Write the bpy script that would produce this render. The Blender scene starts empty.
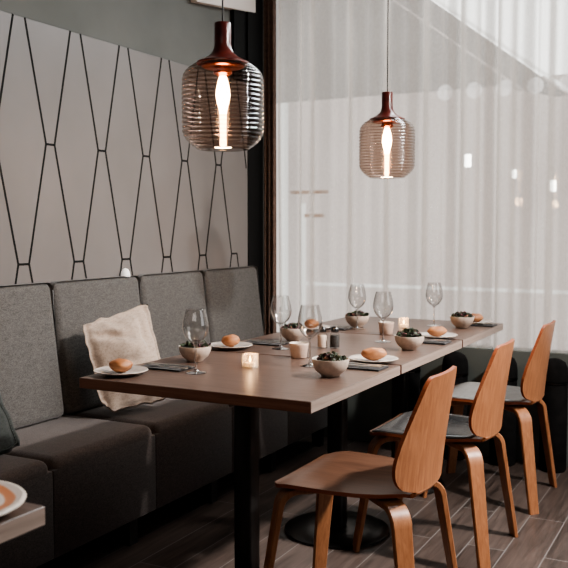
import bpy, bmesh, math, random
from mathutils import Vector, Matrix, noise
random.seed(7)
PI = math.pi
S = bpy.context.scene
COL = S.collection

# ------------------------------------------------------------------ helpers
def link(o, parent=None):
    COL.objects.link(o)
    if parent: o.parent = parent
    return o

def obj(name, bm, m, parent=None, smooth=True, loc=None, angle=40):
    me = bpy.data.meshes.new(name)
    bmesh.ops.recalc_face_normals(bm, faces=bm.faces[:])
    bm.to_mesh(me); bm.free()
    if m: me.materials.append(m)
    for p in me.polygons: p.use_smooth = smooth
    if smooth and angle: 
        try: me.set_sharp_from_angle(angle=math.radians(angle))
        except Exception: pass
    o = bpy.data.objects.new(name, me)
    link(o, parent)
    if loc: o.location = loc
    return o

def tag(o, label, cat, group=None, kind=None):
    o['label'] = label; o['category'] = cat
    if group: o['group'] = group
    if kind: o['kind'] = kind
    return o

def thing(name, label, cat, loc=(0,0,0), rz=0, group=None):
    o = bpy.data.objects.new(name, None)
    o.empty_display_size = .05
    link(o); o.location = loc; o.rotation_euler = (0,0,rz)
    return tag(o, label, cat, group)

def struct(o):
    o['kind'] = 'structure'; return o

def dup(root, loc, rz=0, label=None):
    r = root.copy(); COL.objects.link(r); r.location = loc; r.rotation_euler = (0,0,rz)
    if label: r['label'] = label
    for ch in list(root.children):
        c = ch.copy(); COL.objects.link(c); c.parent = r
        for g in list(ch.children):
            d = g.copy(); COL.objects.link(d); d.parent = c
    return r

def box(bm, x0,x1,y0,y1,z0,z1, bev=0, seg=2):
    r = bmesh.ops.create_cube(bm, size=1)
    vs = r['verts']
    for v in vs:
        v.co = Vector(((x0+x1)/2+v.co.x*(x1-x0), (y0+y1)/2+v.co.y*(y1-y0), (z0+z1)/2+v.co.z*(z1-z0)))
    if bev:
        es = set(e for v in vs for e in v.link_edges)
        bmesh.ops.bevel(bm, geom=list(es), offset=bev, segments=seg, profile=.5, affect='EDGES')
    return bm

def lathe(bm, prof, n=32, cx=0, cy=0, cz=0, close=False):
    rings = []
    for r, z in prof:
        if r < 1e-6: rings.append([bm.verts.new((cx,cy,cz+z))])
        else: rings.append([bm.verts.new((cx+r*math.cos(2*PI*i/n), cy+r*math.sin(2*PI*i/n), cz+z)) for i in range(n)])
    if close: rings.append(rings[0])
    for a, b in zip(rings, rings[1:]):
        for i in range(n):
            j = (i+1) % n
            if len(a)==1 and len(b)==1: continue
            if len(a)==1: bm.faces.new((a[0], b[i], b[j]))
            elif len(b)==1: bm.faces.new((a[i], a[j], b[0]))
            else: bm.faces.new((a[i], a[j], b[j], b[i]))
    return bm

def tube(bm, pts, r, n=8, cap=True):
    pts = [Vector(p) for p in pts]
    rings = []
    up = Vector((0,0,1))
    for i, p in enumerate(pts):
        t = (pts[min(i+1,len(pts)-1)] - pts[max(i-1,0)]).normalized()
        a = t.cross(up)
        if a.length < 1e-3: a = t.cross(Vector((1,0,0)))
        a.normalize(); b = t.cross(a).normalized()
        rr = r[i] if isinstance(r,(list,tuple)) else r
        rings.append([bm.verts.new(p + a*rr*math.cos(2*PI*k/n) + b*rr*math.sin(2*PI*k/n)) for k in range(n)])
    for a, b in zip(rings, rings[1:]):
        for k in range(n):
            bm.faces.new((a[k], a[(k+1)%n], b[(k+1)%n], b[k]))
    if cap:
        bm.faces.new(rings[0]); bm.faces.new(rings[-1])
    return bm

def sheet(bm, fn, nu, nv, thick=None):
    """grid surface fn(u,v)->Vector, u,v in 0..1; thick -> fn gives solid by offsetting with normals"""
    g = [[Vector(fn(i/nu, j/nv)) for j in range(nv+1)] for i in range(nu+1)]
    if thick is None:
        vs = [[bm.verts.new(p) for p in row] for row in g]
        for i in range(nu):
            for j in range(nv):
                bm.faces.new((vs[i][j], vs[i+1][j], vs[i+1][j+1], vs[i][j+1]))
        return bm
    def nrm(i,j):
        a = g[min(i+1,nu)][j]-g[max(i-1,0)][j]; b = g[i][min(j+1,nv)]-g[i][max(j-1,0)]
        n = a.cross(b)
        return n.normalized() if n.length>1e-9 else Vector((0,0,1))
    A = [[bm.verts.new(g[i][j]+nrm(i,j)*thick/2) for j in range(nv+1)] for i in range(nu+1)]
    B = [[bm.verts.new(g[i][j]-nrm(i,j)*thick/2) for j in range(nv+1)] for i in range(nu+1)]
    for i in range(nu):
        for j in range(nv):
            bm.faces.new((A[i][j],A[i+1][j],A[i+1][j+1],A[i][j+1]))
            bm.faces.new((B[i][j],B[i][j+1],B[i+1][j+1],B[i+1][j]))
    for i in range(nu):
        bm.faces.new((A[i][0],B[i][0],B[i+1][0],A[i+1][0])); bm.faces.new((A[i][nv],A[i+1][nv],B[i+1][nv],B[i][nv]))
    for j in range(nv):
        bm.faces.new((A[0][j],A[0][j+1],B[0][j+1],B[0][j])); bm.faces.new((A[nu][j],B[nu][j],B[nu][j+1],A[nu][j+1]))
    return bm

def interp(tab, x):
    if x <= tab[0][0]: return tab[0][1]
    for (a,fa),(b,fb) in zip(tab,tab[1:]):
        if x <= b:
            t=(x-a)/(b-a); t=t*t*(3-2*t) if False else t
            return fa+(fb-fa)*t
    return tab[-1][1]

# ------------------------------------------------------------------ materials
def mat(name, color, rough=.5, metal=0, spec=.5, **kw):
    m = bpy.data.materials.new(name); m.use_nodes = True
    nt = m.node_tree; b = nt.nodes['Principled BSDF']
    b.inputs['Base Color'].default_value = (*color,1)
    b.inputs['Roughness'].default_value = rough
    b.inputs['Metallic'].default_value = metal
    b.inputs['Specular IOR Level'].default_value = spec
    for k,v in kw.items(): b.inputs[k.replace('_',' ')].default_value = v
    return m

def nodes(m):
    nt = m.node_tree
    return nt, nt.nodes, nt.links, nt.nodes['Principled BSDF']

def ramp(N, stops):
    r = N.new('ShaderNodeValToRGB')
    e = r.color_ramp.elements
    e[0].position, e[0].color = stops[0][0], (*stops[0][1],1)
    e[1].position, e[1].color = stops[-1][0], (*stops[-1][1],1)
    for p,c in stops[1:-1]:
        x = e.new(p); x.color = (*c,1)
    return r

def wood(name, dark, light, scale=(1,12,12), rough=.4, coat=0, bump=.05, spec=.5, fine=6):
    m = mat(name, light, rough, spec=spec); nt,N,L,b = nodes(m)
    tc = N.new('ShaderNodeTexCoord'); mp = N.new('ShaderNodeMapping')
    mp.inputs['Scale'].default_value = scale
    L.new(tc.outputs['Object'], mp.inputs['Vector'])
    n = N.new('ShaderNodeTexNoise'); n.inputs['Scale'].default_value = fine; n.inputs['Detail'].default_value = 6
    n.inputs['Roughness'].default_value=.6; n.inputs['Distortion'].default_value=.6
    L.new(mp.outputs[0], n.inputs['Vector'])
    r = ramp(N, [(.3,dark),(.7,light)]); L.new(n.outputs['Fac'], r.inputs[0]); L.new(r.outputs[0], b.inputs['Base Color'])
    bp = N.new('ShaderNodeBump'); bp.inputs['Strength'].default_value = bump; bp.inputs['Distance'].default_value=.002
    L.new(n.outputs['Fac'], bp.inputs['Height']); L.new(bp.outputs[0], b.inputs['Normal'])
    if coat: b.inputs['Coat Weight'].default_value = coat; b.inputs['Coat Roughness'].default_value=.2
    return m

def fabric(name, c1, c2, scale=350, rough=.95, bump=.3, blot=.25, spec=.2):
    m = mat(name, c1, rough, spec=spec); nt,N,L,b = nodes(m)
    tc = N.new('ShaderNodeTexCoord')
    mp = N.new('ShaderNodeMapping'); mp.inputs['Scale'].default_value=(1,.35,1)
    L.new(tc.outputs['Object'], mp.inputs['Vector'])
    n = N.new('ShaderNodeTexNoise'); n.inputs['Scale'].default_value=scale; n.inputs['Detail'].default_value=3
    L.new(mp.outputs[0], n.inputs['Vector'])
    n2 = N.new('ShaderNodeTexNoise'); n2.inputs['Scale'].default_value=scale*.25; n2.inputs['Detail'].default_value=4
    L.new(mp.outputs[0], n2.inputs['Vector'])
    mx = N.new('ShaderNodeMath'); mx.operation='MULTIPLY_ADD'; mx.inputs[1].default_value=blot*2
    L.new(n2.outputs['Fac'], mx.inputs[0]); 
    ad = N.new('ShaderNodeMath'); ad.operation='MULTIPLY'; ad.inputs[1].default_value=1-blot
    L.new(n.outputs['Fac'], ad.inputs[0]); L.new(ad.outputs[0], mx.inputs[2])
    r = ramp(N, [(.42,c1),(.72,c2)]); L.new(mx.outputs[0], r.inputs[0]); L.new(r.outputs[0], b.inputs['Base Color'])
    bp = N.new('ShaderNodeBump'); bp.inputs['Strength'].default_value=bump; bp.inputs['Distance'].default_value=.001
    L.new(n.outputs['Fac'], bp.inputs['Height']); L.new(bp.outputs[0], b.inputs['Normal'])
    b.inputs['Sheen Weight'].default_value=.2
    return m

def mottled(name, c1, c2, scale=8, rough=.5, detail=4, bump=0, **kw):
    m = mat(name, c1, rough, **kw); nt,N,L,b = nodes(m)
    tc = N.new('ShaderNodeTexCoord')
    n = N.new('ShaderNodeTexNoise'); n.inputs['Scale'].default_value=scale; n.inputs['Detail'].default_value=detail
    L.new(tc.outputs['Object'], n.inputs['Vector'])
    r = ramp(N, [(.35,c1),(.65,c2)]); L.new(n.outputs['Fac'], r.inputs[0]); L.new(r.outputs[0], b.inputs['Base Color'])
    if bump:
        bp = N.new('ShaderNodeBump'); bp.inputs['Strength'].default_value=bump; bp.inputs['Distance'].default_value=.002
        L.new(n.outputs['Fac'], bp.inputs['Height']); L.new(bp.outputs[0], b.inputs['Normal'])
    return m

def thinglass(name, tint=(1,1,1), refl=1.0, rough=0.02, edge=.0):
    """thin-walled glass: tinted see-through with fresnel reflections"""
    m = bpy.data.materials.new(name); m.use_nodes=True
    nt=m.node_tree; N=nt.nodes; L=nt.links; N.clear()
    out=N.new('ShaderNodeOutputMaterial'); t=N.new('ShaderNodeBsdfTransparent'); g=N.new('ShaderNodeBsdfGlossy')
    t.inputs[0].default_value=(*tint,1); g.inputs['Roughness'].default_value=rough
    lw=N.new('ShaderNodeLayerWeight'); lw.inputs[0].default_value=.5
    pw=N.new('ShaderNodeMath'); pw.operation='POWER'; pw.inputs[1].default_value=4; L.new(lw.outputs['Facing'],pw.inputs[0])
    mu=N.new('ShaderNodeMath'); mu.operation='MULTIPLY_ADD'; mu.inputs[1].default_value=.6*refl; mu.inputs[2].default_value=.035*refl; mu.use_clamp=True
    L.new(pw.outputs[0],mu.inputs[0])
    mix=N.new('ShaderNodeMixShader'); L.new(mu.outputs[0],mix.inputs[0]); L.new(t.outputs[0],mix.inputs[1]); L.new(g.outputs[0],mix.inputs[2])
    if edge:
        l2=N.new('ShaderNodeLayerWeight'); l2.inputs[0].default_value=.35
        r=ramp(N,[(0,tint),(1,tuple(c*edge for c in tint))]); L.new(l2.outputs['Facing'],r.inputs[0]); L.new(r.outputs[0],t.inputs[0])
    L.new(mix.outputs[0],out.inputs[0])
    return m

def emit(name, color, strength):
    m = bpy.data.materials.new(name); m.use_nodes=True
    nt=m.node_tree; N=nt.nodes; L=nt.links; N.clear()
    out=N.new('ShaderNodeOutputMaterial'); e=N.new('ShaderNodeEmission')
    e.inputs[0].default_value=(*color,1); e.inputs[1].default_value=strength
    L.new(e.outputs[0],out.inputs[0]); return m

M = {}
M['table'] = wood('table_oak', (.072,.046,.036), (.14,.093,.075), scale=(3,.6,3) , rough=.33, fine=9, bump=.03)
# grain of the tops runs across the row (x)
M['table'].node_tree.nodes['Mapping'].inputs['Scale'].default_value=(.9,9,9)
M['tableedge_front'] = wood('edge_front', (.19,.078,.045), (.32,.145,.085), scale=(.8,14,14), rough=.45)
M['tableedge_side_lit'] = wood('edge_side_lit', (.22,.165,.135), (.34,.265,.225), scale=(14,.8,14), rough=.45)  # paler copy of the edge wood, light from the right put into its colour
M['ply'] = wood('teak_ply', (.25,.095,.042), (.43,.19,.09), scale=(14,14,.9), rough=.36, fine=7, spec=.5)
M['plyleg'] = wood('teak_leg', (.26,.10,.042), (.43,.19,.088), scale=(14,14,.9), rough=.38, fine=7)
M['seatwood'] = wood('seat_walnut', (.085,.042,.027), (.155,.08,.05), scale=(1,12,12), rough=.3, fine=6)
M['plyedge'] = wood('ply_edge', (.20,.052,.022), (.36,.10,.04), scale=(1,1,40), rough=.4)
M['pad'] = mottled('seat_leather', (.07,.07,.072), (.105,.103,.10), 60, .27, bump=.15)
M['bench'] = fabric('bench_wool', (.058,.054,.051), (.128,.121,.114), 420, blot=.16)
M['benchseat'] = fabric('bench_seat_wool', (.050,.038,.034), (.105,.083,.074), 420, blot=.16)
M['linen'] = fabric('linen', (.27,.205,.165), (.44,.35,.285), 420, rough=.9, bump=.4, blot=.35)
M['darkcushion'] = fabric('dark_cushion', (.018,.022,.02), (.04,.045,.042), 200)
M['black'] = mottled('black_metal', (.006,.006,.006), (.011,.010,.010), 20, .28, spec=.5)
M['blackmatte'] = mat('black_matte', (.005,.005,.005), .8, spec=.2)
M['panel'] = mottled('panel_laminate', (.150,.136,.128), (.180,.163,.154), 1.5, .45, spec=.35)
M['wallup'] = mottled('upper_wall_paint', (.105,.108,.098), (.135,.136,.125), 2, .8)
M['wall'] = mottled('wall_paint', (.20,.19,.18), (.25,.24,.225), 2, .85)
M['ceil'] = mottled('ceiling_paint', (.3,.29,.28), (.35,.34,.33), 2, .9)
M['lowwall'] = mottled('low_wall_green', (.13,.15,.14), (.19,.21,.195), 3, .55)
M['soffit'] = mottled('soffit_white', (.75,.68,.63), (.8,.73,.69), 3, .7)
M['frame'] = mottled('frame_white', (.75,.74,.72), (.8,.79,.77), 10, .5)
M['ceramic'] = mottled('stone_ceramic', (.50,.40,.33), (.60,.49,.41), 60, .45, bump=.05)
M['ceramic_in'] = mottled('stone_ceramic_rim', (.62,.55,.48), (.7,.63,.56), 60, .4)
M['plate'] = mottled('grey_plate', (.42,.38,.35), (.52,.48,.45), 50, .35)
M['crust'] = mottled('bread_crust', (.27,.10,.036), (.47,.22,.10), 16, .5, bump=.2)
M['napkin'] = fabric('napkin_black', (.012,.012,.013), (.03,.03,.032), 300)
M['steel'] = mat('steel', (.62,.60,.57), .3, 1)
M['leaf'] = mottled('leaf_dark', (.012,.018,.010), (.04,.06,.025), 50, .5)
M['leaf2'] = mottled('leaf_purple', (.03,.008,.012), (.09,.02,.03), 50, .5)
M['nut'] = mottled('nut_pink', (.35,.13,.09), (.6,.3,.2), 60, .5)
M['cup'] = mottled('cup_peach', (.60,.43,.34), (.68,.51,.41), 40, .45)
M['glass'] = thinglass('wine_glass', (.985,.98,.975), 2.6, .02, edge=.80)
M['smoke'] = thinglass('smoked_glass', (.84,.74,.68), 1.3, .09, edge=.72)
M['jar'] = thinglass('jar_glass', (.97,.97,.96), 1.5, .03, edge=.85)
M['pane'] = thinglass('window_pane', (.97,.98,.97), .6, .01)
M['neck'] = mottled('neck_mahogany', (.06,.010,.008), (.11,.018,.012), 30, .28)
M['copper'] = mat('copper', (.42,.12,.06), .3, 1)
M['cord'] = mat('cord', (.015,.013,.012), .6)
M['bulb'] = emit('bulb_glow', (1,.68,.38), 60)
M['bulbtube'] = emit('bulb_tube_glow', (1,.62,.33), 22)
M['flame'] = emit('flame', (1,.66,.3), 22)
M['wax'] = mat('wax', (.85,.7,.5), .5, Emission_Color=(1,.55,.22,1), Emission_Strength=.9)  # candle glow put into the wax as emission
M['candleglass'] = None
M['salt'] = mottled('salt', (.75,.58,.48), (.82,.66,.56), 200, .8)
M['pepper'] = mottled('pepper', (.012,.011,.011), (.06,.055,.05), 300, .7)
M['cap'] = mat('steel_cap', (.12,.12,.12), .25, 1)
M['dome'] = mat('dome_white', (.9,.88,.85), .4, Emission_Color=(1,.95,.9,1), Emission_Strength=.35)
M['shadefold'] = fabric('shaded_curtain_edge', (.10,.065,.052), (.19,.125,.10), 200)
M['silhouette'] = mottled('silhouette_dark', (.008,.008,.008), (.014,.013,.013), 20, .95, spec=.1)

M['stem'] = thinglass('glass_stem', (.93,.92,.91), 7, .08, edge=.8)
# pressed rings in the smoked glass: thicker, darker glass between thin clear lines
nt=M['smoke'].node_tree; N=nt.nodes; L=nt.links
tcs=N.new('ShaderNodeTexCoord'); wvs=N.new('ShaderNodeTexWave'); wvs.wave_type='BANDS'; wvs.bands_direction='Z'
wvs.inputs['Scale'].default_value=25; wvs.inputs['Distortion'].default_value=.5; wvs.inputs['Detail'].default_value=1; wvs.inputs['Detail Scale'].default_value=.4
L.new(tcs.outputs['Object'],wvs.inputs['Vector'])
rs=ramp(N,[(.0,(.70,.62,.58)),(.55,(.92,.90,.88)),(1,(1,1,1))]); L.new(wvs.outputs['Fac'],rs.inputs[0])
tn=[x for x in N if x.type=='BSDF_TRANSPARENT'][0]; sc_=tn.inputs[0].links[0].from_socket
mc=N.new('ShaderNodeMixRGB'); mc.blend_type='MULTIPLY'; mc.inputs[0].default_value=1; L.new(sc_,mc.inputs[1]); L.new(rs.outputs[0],mc.inputs[2]); L.new(mc.outputs[0],tn.inputs[0])
ms=[x for x in N if x.type=='MIX_SHADER'][0]; fs=ms.inputs[0].links[0].from_socket
ma=N.new('ShaderNodeMath'); ma.operation='MULTIPLY_ADD'; ma.inputs[1].default_value=.10; ma.use_clamp=True; L.new(wvs.outputs['Fac'],ma.inputs[0]); L.new(fs,ma.inputs[2]); L.new(ma.outputs[0],ms.inputs[0])

# frosted candle glass: flame glow added as its own faint emission
m = bpy.data.materials.new('frosted_glass'); m.use_nodes=True
nt,N,L,b = nodes(m)
b.inputs['Base Color'].default_value=(.9,.78,.62,1); b.inputs['Roughness'].default_value=.35
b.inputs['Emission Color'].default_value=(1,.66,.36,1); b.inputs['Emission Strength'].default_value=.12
tr=N.new('ShaderNodeBsdfTransparent'); mx=N.new('ShaderNodeMixShader'); mx.inputs[0].default_value=.28
L.new(tr.outputs[0],mx.inputs[1]); L.new(b.outputs[0],mx.inputs[2]); L.new(mx.outputs[0],N['Material Output'].inputs[0])
M['candleglass']=m

# sheer curtain
m = bpy.data.materials.new('sheer_voile'); m.use_nodes=True
nt=m.node_tree; N=nt.nodes; L=nt.links; N.clear()
out=N.new('ShaderNodeOutputMaterial')
tr=N.new('ShaderNodeBsdfTransparent'); tl=N.new('ShaderNodeBsdfTranslucent'); df=N.new('ShaderNodeBsdfDiffuse')
tc=N.new('ShaderNodeTexCoord'); mp=N.new('ShaderNodeMapping'); mp.inputs['Scale'].default_value=(60,60,60)
L.new(tc.outputs['Object'],mp.inputs[0])
n=N.new('ShaderNodeTexNoise'); n.inputs['Scale'].default_value=1; n.inputs['Detail'].default_value=3; L.new(mp.outputs[0],n.inputs['Vector'])
r=ramp(N,[(.3,(.80,.755,.715)),(.7,(.9,.855,.815))]); L.new(n.outputs['Fac'],r.inputs[0])
L.new(r.outputs[0],tl.inputs[0]); L.new(r.outputs[0],df.inputs[0])
m1=N.new('ShaderNodeMixShader'); m1.inputs[0].default_value=.18; L.new(tl.outputs[0],m1.inputs[1]); L.new(df.outputs[0],m1.inputs[2])
lw=N.new('ShaderNodeLayerWeight'); lw.inputs[0].default_value=.5
rr=ramp(N,[(0,(.30,)*3),(.25,(.50,)*3),(.55,(.80,)*3),(1,(.98,)*3)]); L.new(lw.outputs['Facing'],rr.inputs[0])
m2=N.new('ShaderNodeMixShader'); L.new(rr.outputs[0],m2.inputs[0]); L.new(tr.outputs[0],m2.inputs[1]); L.new(m1.outputs[0],m2.inputs[2])
L.new(m2.outputs[0],out.inputs[0])
M['sheer']=m

# floor planks
m = mat('floor_planks', (.1,.08,.07), .38); nt,N,L,b = nodes(m)
tc=N.new('ShaderNodeTexCoord'); mp=N.new('ShaderNodeMapping')
mp.inputs['Rotation'].default_value=(0,0,PI/2); mp.inputs['Location'].default_value=(.0,.036,0)
L.new(tc.outputs['Object'],mp.inputs[0])
br=N.new('ShaderNodeTexBrick'); br.offset=.37
br.inputs['Color1'].default_value=(.30,.30,.30,1); br.inputs['Color2'].default_value=(.75,.75,.75,1); br.inputs['Mortar'].default_value=(0,0,0,1)
br.inputs['Scale'].default_value=1; br.inputs['Mortar Size'].default_value=.0025; br.inputs['Mortar Smooth'].default_value=.2
br.inputs['Brick Width'].default_value=1.15; br.inputs['Row Height'].default_value=.1435
L.new(mp.outputs[0],br.inputs['Vector'])
mp2=N.new('ShaderNodeMapping'); mp2.inputs['Scale'].default_value=(14,1.2,1); L.new(tc.outputs['Object'],mp2.inputs[0])
n=N.new('ShaderNodeTexNoise'); n.inputs['Scale'].default_value=3.5; n.inputs['Detail'].default_value=7; n.inputs['Distortion'].default_value=.8; L.new(mp2.outputs[0],n.inputs['Vector'])
mm=N.new('ShaderNodeMath'); mm.operation='MULTIPLY_ADD'; mm.inputs[1].default_value=.35
sp=N.new('ShaderNodeSeparateColor'); L.new(br.outputs['Color'],sp.inputs[0]); L.new(sp.outputs[0],mm.inputs[0])
m3=N.new('ShaderNodeMath'); m3.operation='MULTIPLY'; m3.inputs[1].default_value=.65; L.new(n.outputs['Fac'],m3.inputs[0]); L.new(m3.outputs[0],mm.inputs[2])
r=ramp(N,[(.3,(.032,.023,.019)),(.7,(.135,.10,.085))]); L.new(mm.outputs[0],r.inputs[0])
mix=N.new('ShaderNodeMixRGB'); L.new(br.outputs['Fac'],mix.inputs[0]); L.new(r.outputs[0],mix.inputs[1]); mix.inputs[2].default_value=(.22,.20,.19,1)
L.new(mix.outputs[0],b.inputs['Base Color'])
bp=N.new('ShaderNodeBump'); bp.inputs['Strength'].default_value=.15; bp.inputs['Distance'].default_value=.002; L.new(n.outputs['Fac'],bp.inputs['Height']); L.new(bp.outputs[0],b.inputs['Normal'])
M['floor']=m

# foreground plate glaze: concentric orange and cream swirls
m = mat('swirl_glaze', (.8,.4,.2), .3); nt,N,L,b = nodes(m)
tc=N.new('ShaderNodeTexCoord')
wv=N.new('ShaderNodeTexWave'); wv.wave_type='RINGS'; wv.rings_direction='Z'; wv.inputs['Scale'].default_value=9; wv.inputs['Distortion'].default_value=2.2; wv.inputs['Detail'].default_value=1.5
L.new(tc.outputs['Object'],wv.inputs['Vector'])
r=ramp(N,[(.3,(.60,.22,.09)),(.55,(.66,.38,.24)),(.75,(.74,.64,.58))]); L.new(wv.outputs['Fac'],r.inputs[0]); L.new(r.outputs[0],b.inputs['Base Color'])
M['swirl']=m

# ------------------------------------------------------------------ room
XW=-1.5      # face of the patterned wall panel
YC=2.61      # curtain plane
bm=bmesh.new(); box(bm,-2.8,3.4,-4.2,5.2,-.06,0); struct(obj('floor',bm,M['floor'],smooth=False))
bm=bmesh.new(); box(bm,-2.8,3.4,-4.2,3.0,3.0,3.08); struct(obj('ceiling',bm,M['ceil'],smooth=False))
bm=bmesh.new(); box(bm,-1.7,-1.54,-4.2,2.56,0,3.0); struct(obj('wall_left',bm,M['wallup'],smooth=False))
bm=bmesh.new(); box(bm,-1.7,3.4,-4.3,-4.2,0,3.0); struct(obj('wall_back',bm,M['wall'],smooth=False))
bm=bmesh.new(); box(bm,3.3,3.4,-4.2,3.0,0,3.0); struct(obj('wall_right',bm,M['wall'],smooth=False))
# low wall under the window, and lintel above it
bm=bmesh.new(); box(bm,-2.3,3.3,2.86,2.96,0,.50,.004); struct(obj('wall_far',bm,M['lowwall'],smooth=False))
bm=bmesh.new(); box(bm,-2.3,3.3,2.86,2.96,2.75,3.0); struct(obj('trim_1',bm,M['wall'],smooth=False))
bm=bmesh.new(); box(bm,-1.54,3.3,-4.2,-4.18,0,.08); struct(obj('baseboard_back',bm,M['frame'],smooth=False))
bm=bmesh.new(); box(bm,-2.3,3.3,2.845,2.975,.50,.52,.003); struct(obj('trim_2',bm,M['lowwall'],smooth=False))

# patterned panel: pale boards with black inlaid lines forming long hexagons
panel = thing('wall_panel','large pale grey wall panel with black elongated hexagon lines above the grey banquette','wall panel',(XW,0,0))
bm=bmesh.new(); box(bm,-.03,0,-3.2,2.25,.3,2.03,.002,1)
obj('board',bm,M['panel'],panel,smooth=False)
def strip(bm,a,b,w=.0092):
    a=Vector((0,*a)); b=Vector((0,*b)); d=(b-a).normalized(); n=Vector((0,-d.z,d.y))*w/2
    x=Vector((.0012,0,0))
    q=[a+n,b+n,b-n,a-n]
    lo=[bm.verts.new(p-x) for p in q]; hi=[bm.verts.new(p+x) for p in q]
    bm.faces.new(hi); bm.faces.new(lo[::-1])
    for i in range(4): bm.faces.new((lo[i],lo[(i+1)%4],hi[(i+1)%4],hi[i]))
bm=bmesh.new()
rows=[(2.03,.4915,.031),(1.549,.652,.0245),(1.067,.4915,.029),(.587,.652,.0245)]
per=.3213
for ri,(z,y0,h) in enumerate(rows):
    for k in range(-11,7):
        y=y0+k*per
        if y+h>2.245: continue
        if ri in(1,2,3): strip(bm,(y-h,z),(y+h,z))
        if ri<3:
            z2,y02,h2=rows[ri+1]
            sh = y02-y0
            yl=y+ (sh if sh<0 else sh-per); yr=yl+per
            if ri==0 or True:
                strip(bm,(y-h,z),(yl+h2,z2))
                if yr-h2<2.245: strip(bm,(y+h,z),(yr-h2,z2))
obj('black_inlay',bm,M['blackmatte'],panel,smooth=False)
bm=bmesh.new(); box(bm,-1.54,-1.502,2.262,2.435,0,3.0); struct(obj('trim_3',bm,M['blackmatte'],smooth=False))
bm=bmesh.new(); box(bm,-1.54,-1.515,2.13,2.262,2.032,2.44); struct(obj('trim_6',bm,M['blackmatte'],smooth=False))
# pale sloping soffit high on the left wall
bm=bmesh.new()
pts=[(1.74,2.37),(2.345,2.445),(2.345,2.99),(1.2,2.99)]
a=[bm.verts.new((-1.538,*p)) for p in pts]; b_=[bm.verts.new((-1.50,*p)) for p in pts]
bm.faces.new(a); bm.faces.new(b_[::-1])
for i in range(4): bm.faces.new((a[i],b_[i],b_[(i+1)%4],a[(i+1)%4]))
struct(obj('trim_4',bm,M['soffit'],smooth=False))

bm=bmesh.new(); box(bm,-1.40,3.3,2.43,2.46,0,.578,.004); struct(obj('trim_5',bm,M['lowwall'],smooth=False))
# window frame + pane + frosted dots
bm=bmesh.new()
for x in (-2.3,2.2,3.2): box(bm,x,x+.05,2.885,2.935,.52,2.75,.003)
box(bm,-2.25,3.25,2.885,2.935,2.70,2.75); 
win=struct(obj('window_1',bm,M['frame'],smooth=False))
bm=bmesh.new(); box(bm,-2.25,3.25,2.905,2.911,.5205,2.72)
obj('pane',bm,M['pane'],win,smooth=False)
bm=bmesh.new()
def disc(bm,x,y,z,r,n=24):
    vs=[bm.verts.new((x+r*math.cos(2*PI*i/n),y,z+r*math.sin(2*PI*i/n))) for i in range(n)]; bm.faces.new(vs)
for k in range(14): disc(bm,-.545+k*.172,2.902,2.0,.046)
dots=obj('frosted_dots',bm,None,win,smooth=False)

# ------------------------------------------------------------------ outdoors behind the sheer
def emit_tex(name,c1,c2,scale,strength):
    m=emit(name,c1,strength); N=m.node_tree.nodes; L=m.node_tree.links
    tc=N.new('ShaderNodeTexCoord'); n=N.new('ShaderNodeTexNoise'); n.inputs['Scale'].default_value=scale; n.inputs['Detail'].default_value=2
    L.new(tc.outputs['Object'],n.inputs['Vector'])
    r=ramp(N,[(.35,c1),(.65,c2)]); L.new(n.outputs['Fac'],r.inputs[0])
    L.new(r.outputs[0],[x for x in N if x.type=='EMISSION'][0].inputs[0]); return m
K=1.78  # daylight outside is given to these surfaces as their own emission
M['facade']=emit_tex('facade_lit',(.52,.455,.43),(.62,.55,.52),.9,K)
M['skyw']=emit('outdoor_white',(1,.985,.97),K*1.7)
M['beamgrey']=emit_tex('stair_soffit',(.27,.25,.24),(.34,.315,.30),2,K)
M['beamw']=emit('stair_edge',(.95,.93,.91),K*1.25)
M['rail']=emit('rail_white',(.85,.83,.80),K*.95)
M['lampw']=emit('lamp_white',(1,.97,.92),9)
dm=thinglass('frosted',(.9,.9,.9),.3,.4)
N=dm.node_tree.nodes; L=dm.node_tree.links
e=N.new('ShaderNodeEmission'); e.inputs[0].default_value=(1,.97,.94,1); e.inputs[1].default_value=K*1.15  # daylight caught in the frosting, added as emission
mx=N.new('ShaderNodeMixShader'); mx.inputs[0].default_value=.42
o_=[x for x in N if x.type=='OUTPUT_MATERIAL'][0]; src=o_.inputs[0].links[0].from_socket
L.new(src,mx.inputs[1]); L.new(e.outputs[0],mx.inputs[2]); L.new(mx.outputs[0],o_.inputs[0])
dots.data.materials.append(dm)

bld=thing('building_facade','pale pinkish building front across the street, blurred behind the sheer curtain','building',(0,4.6,0))
bm=bmesh.new(); box(bm,-4.5,4.5,0,.1,-.0,2.34); obj('wall_face',bm,M['facade'],bld,smooth=False)
bm=bmesh.new(); box(bm,-4.5,4.5,.1,.15,2.34,4.6); obj('sky_panel',bm,M['skyw'],bld,smooth=False)  # glowing panel added for the bright sky above the facade
bm=bmesh.new(); box(bm,-2.3,4.5,-.03,0,.72,.745); obj('ledge',bm,M['rail'],bld,smooth=False)
bm=bmesh.new(); box(bm,-2.32,-2.29,-.04,0,.05,1.42); box(bm,-2.52,-2.46,-.04,0,.05,2.3); obj('door_frame',bm,M['rail'],bld,smooth=False)
bm=bmesh.new(); box(bm,-2.42,-2.08,-.03,0,1.5,1.53); box(bm,-2.3,-2.12,-.03,0,1.30,1.33); obj('letter_slot',bm,emit('slot_brown',(.35,.22,.16),K*.8),bld,smooth=False)
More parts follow.
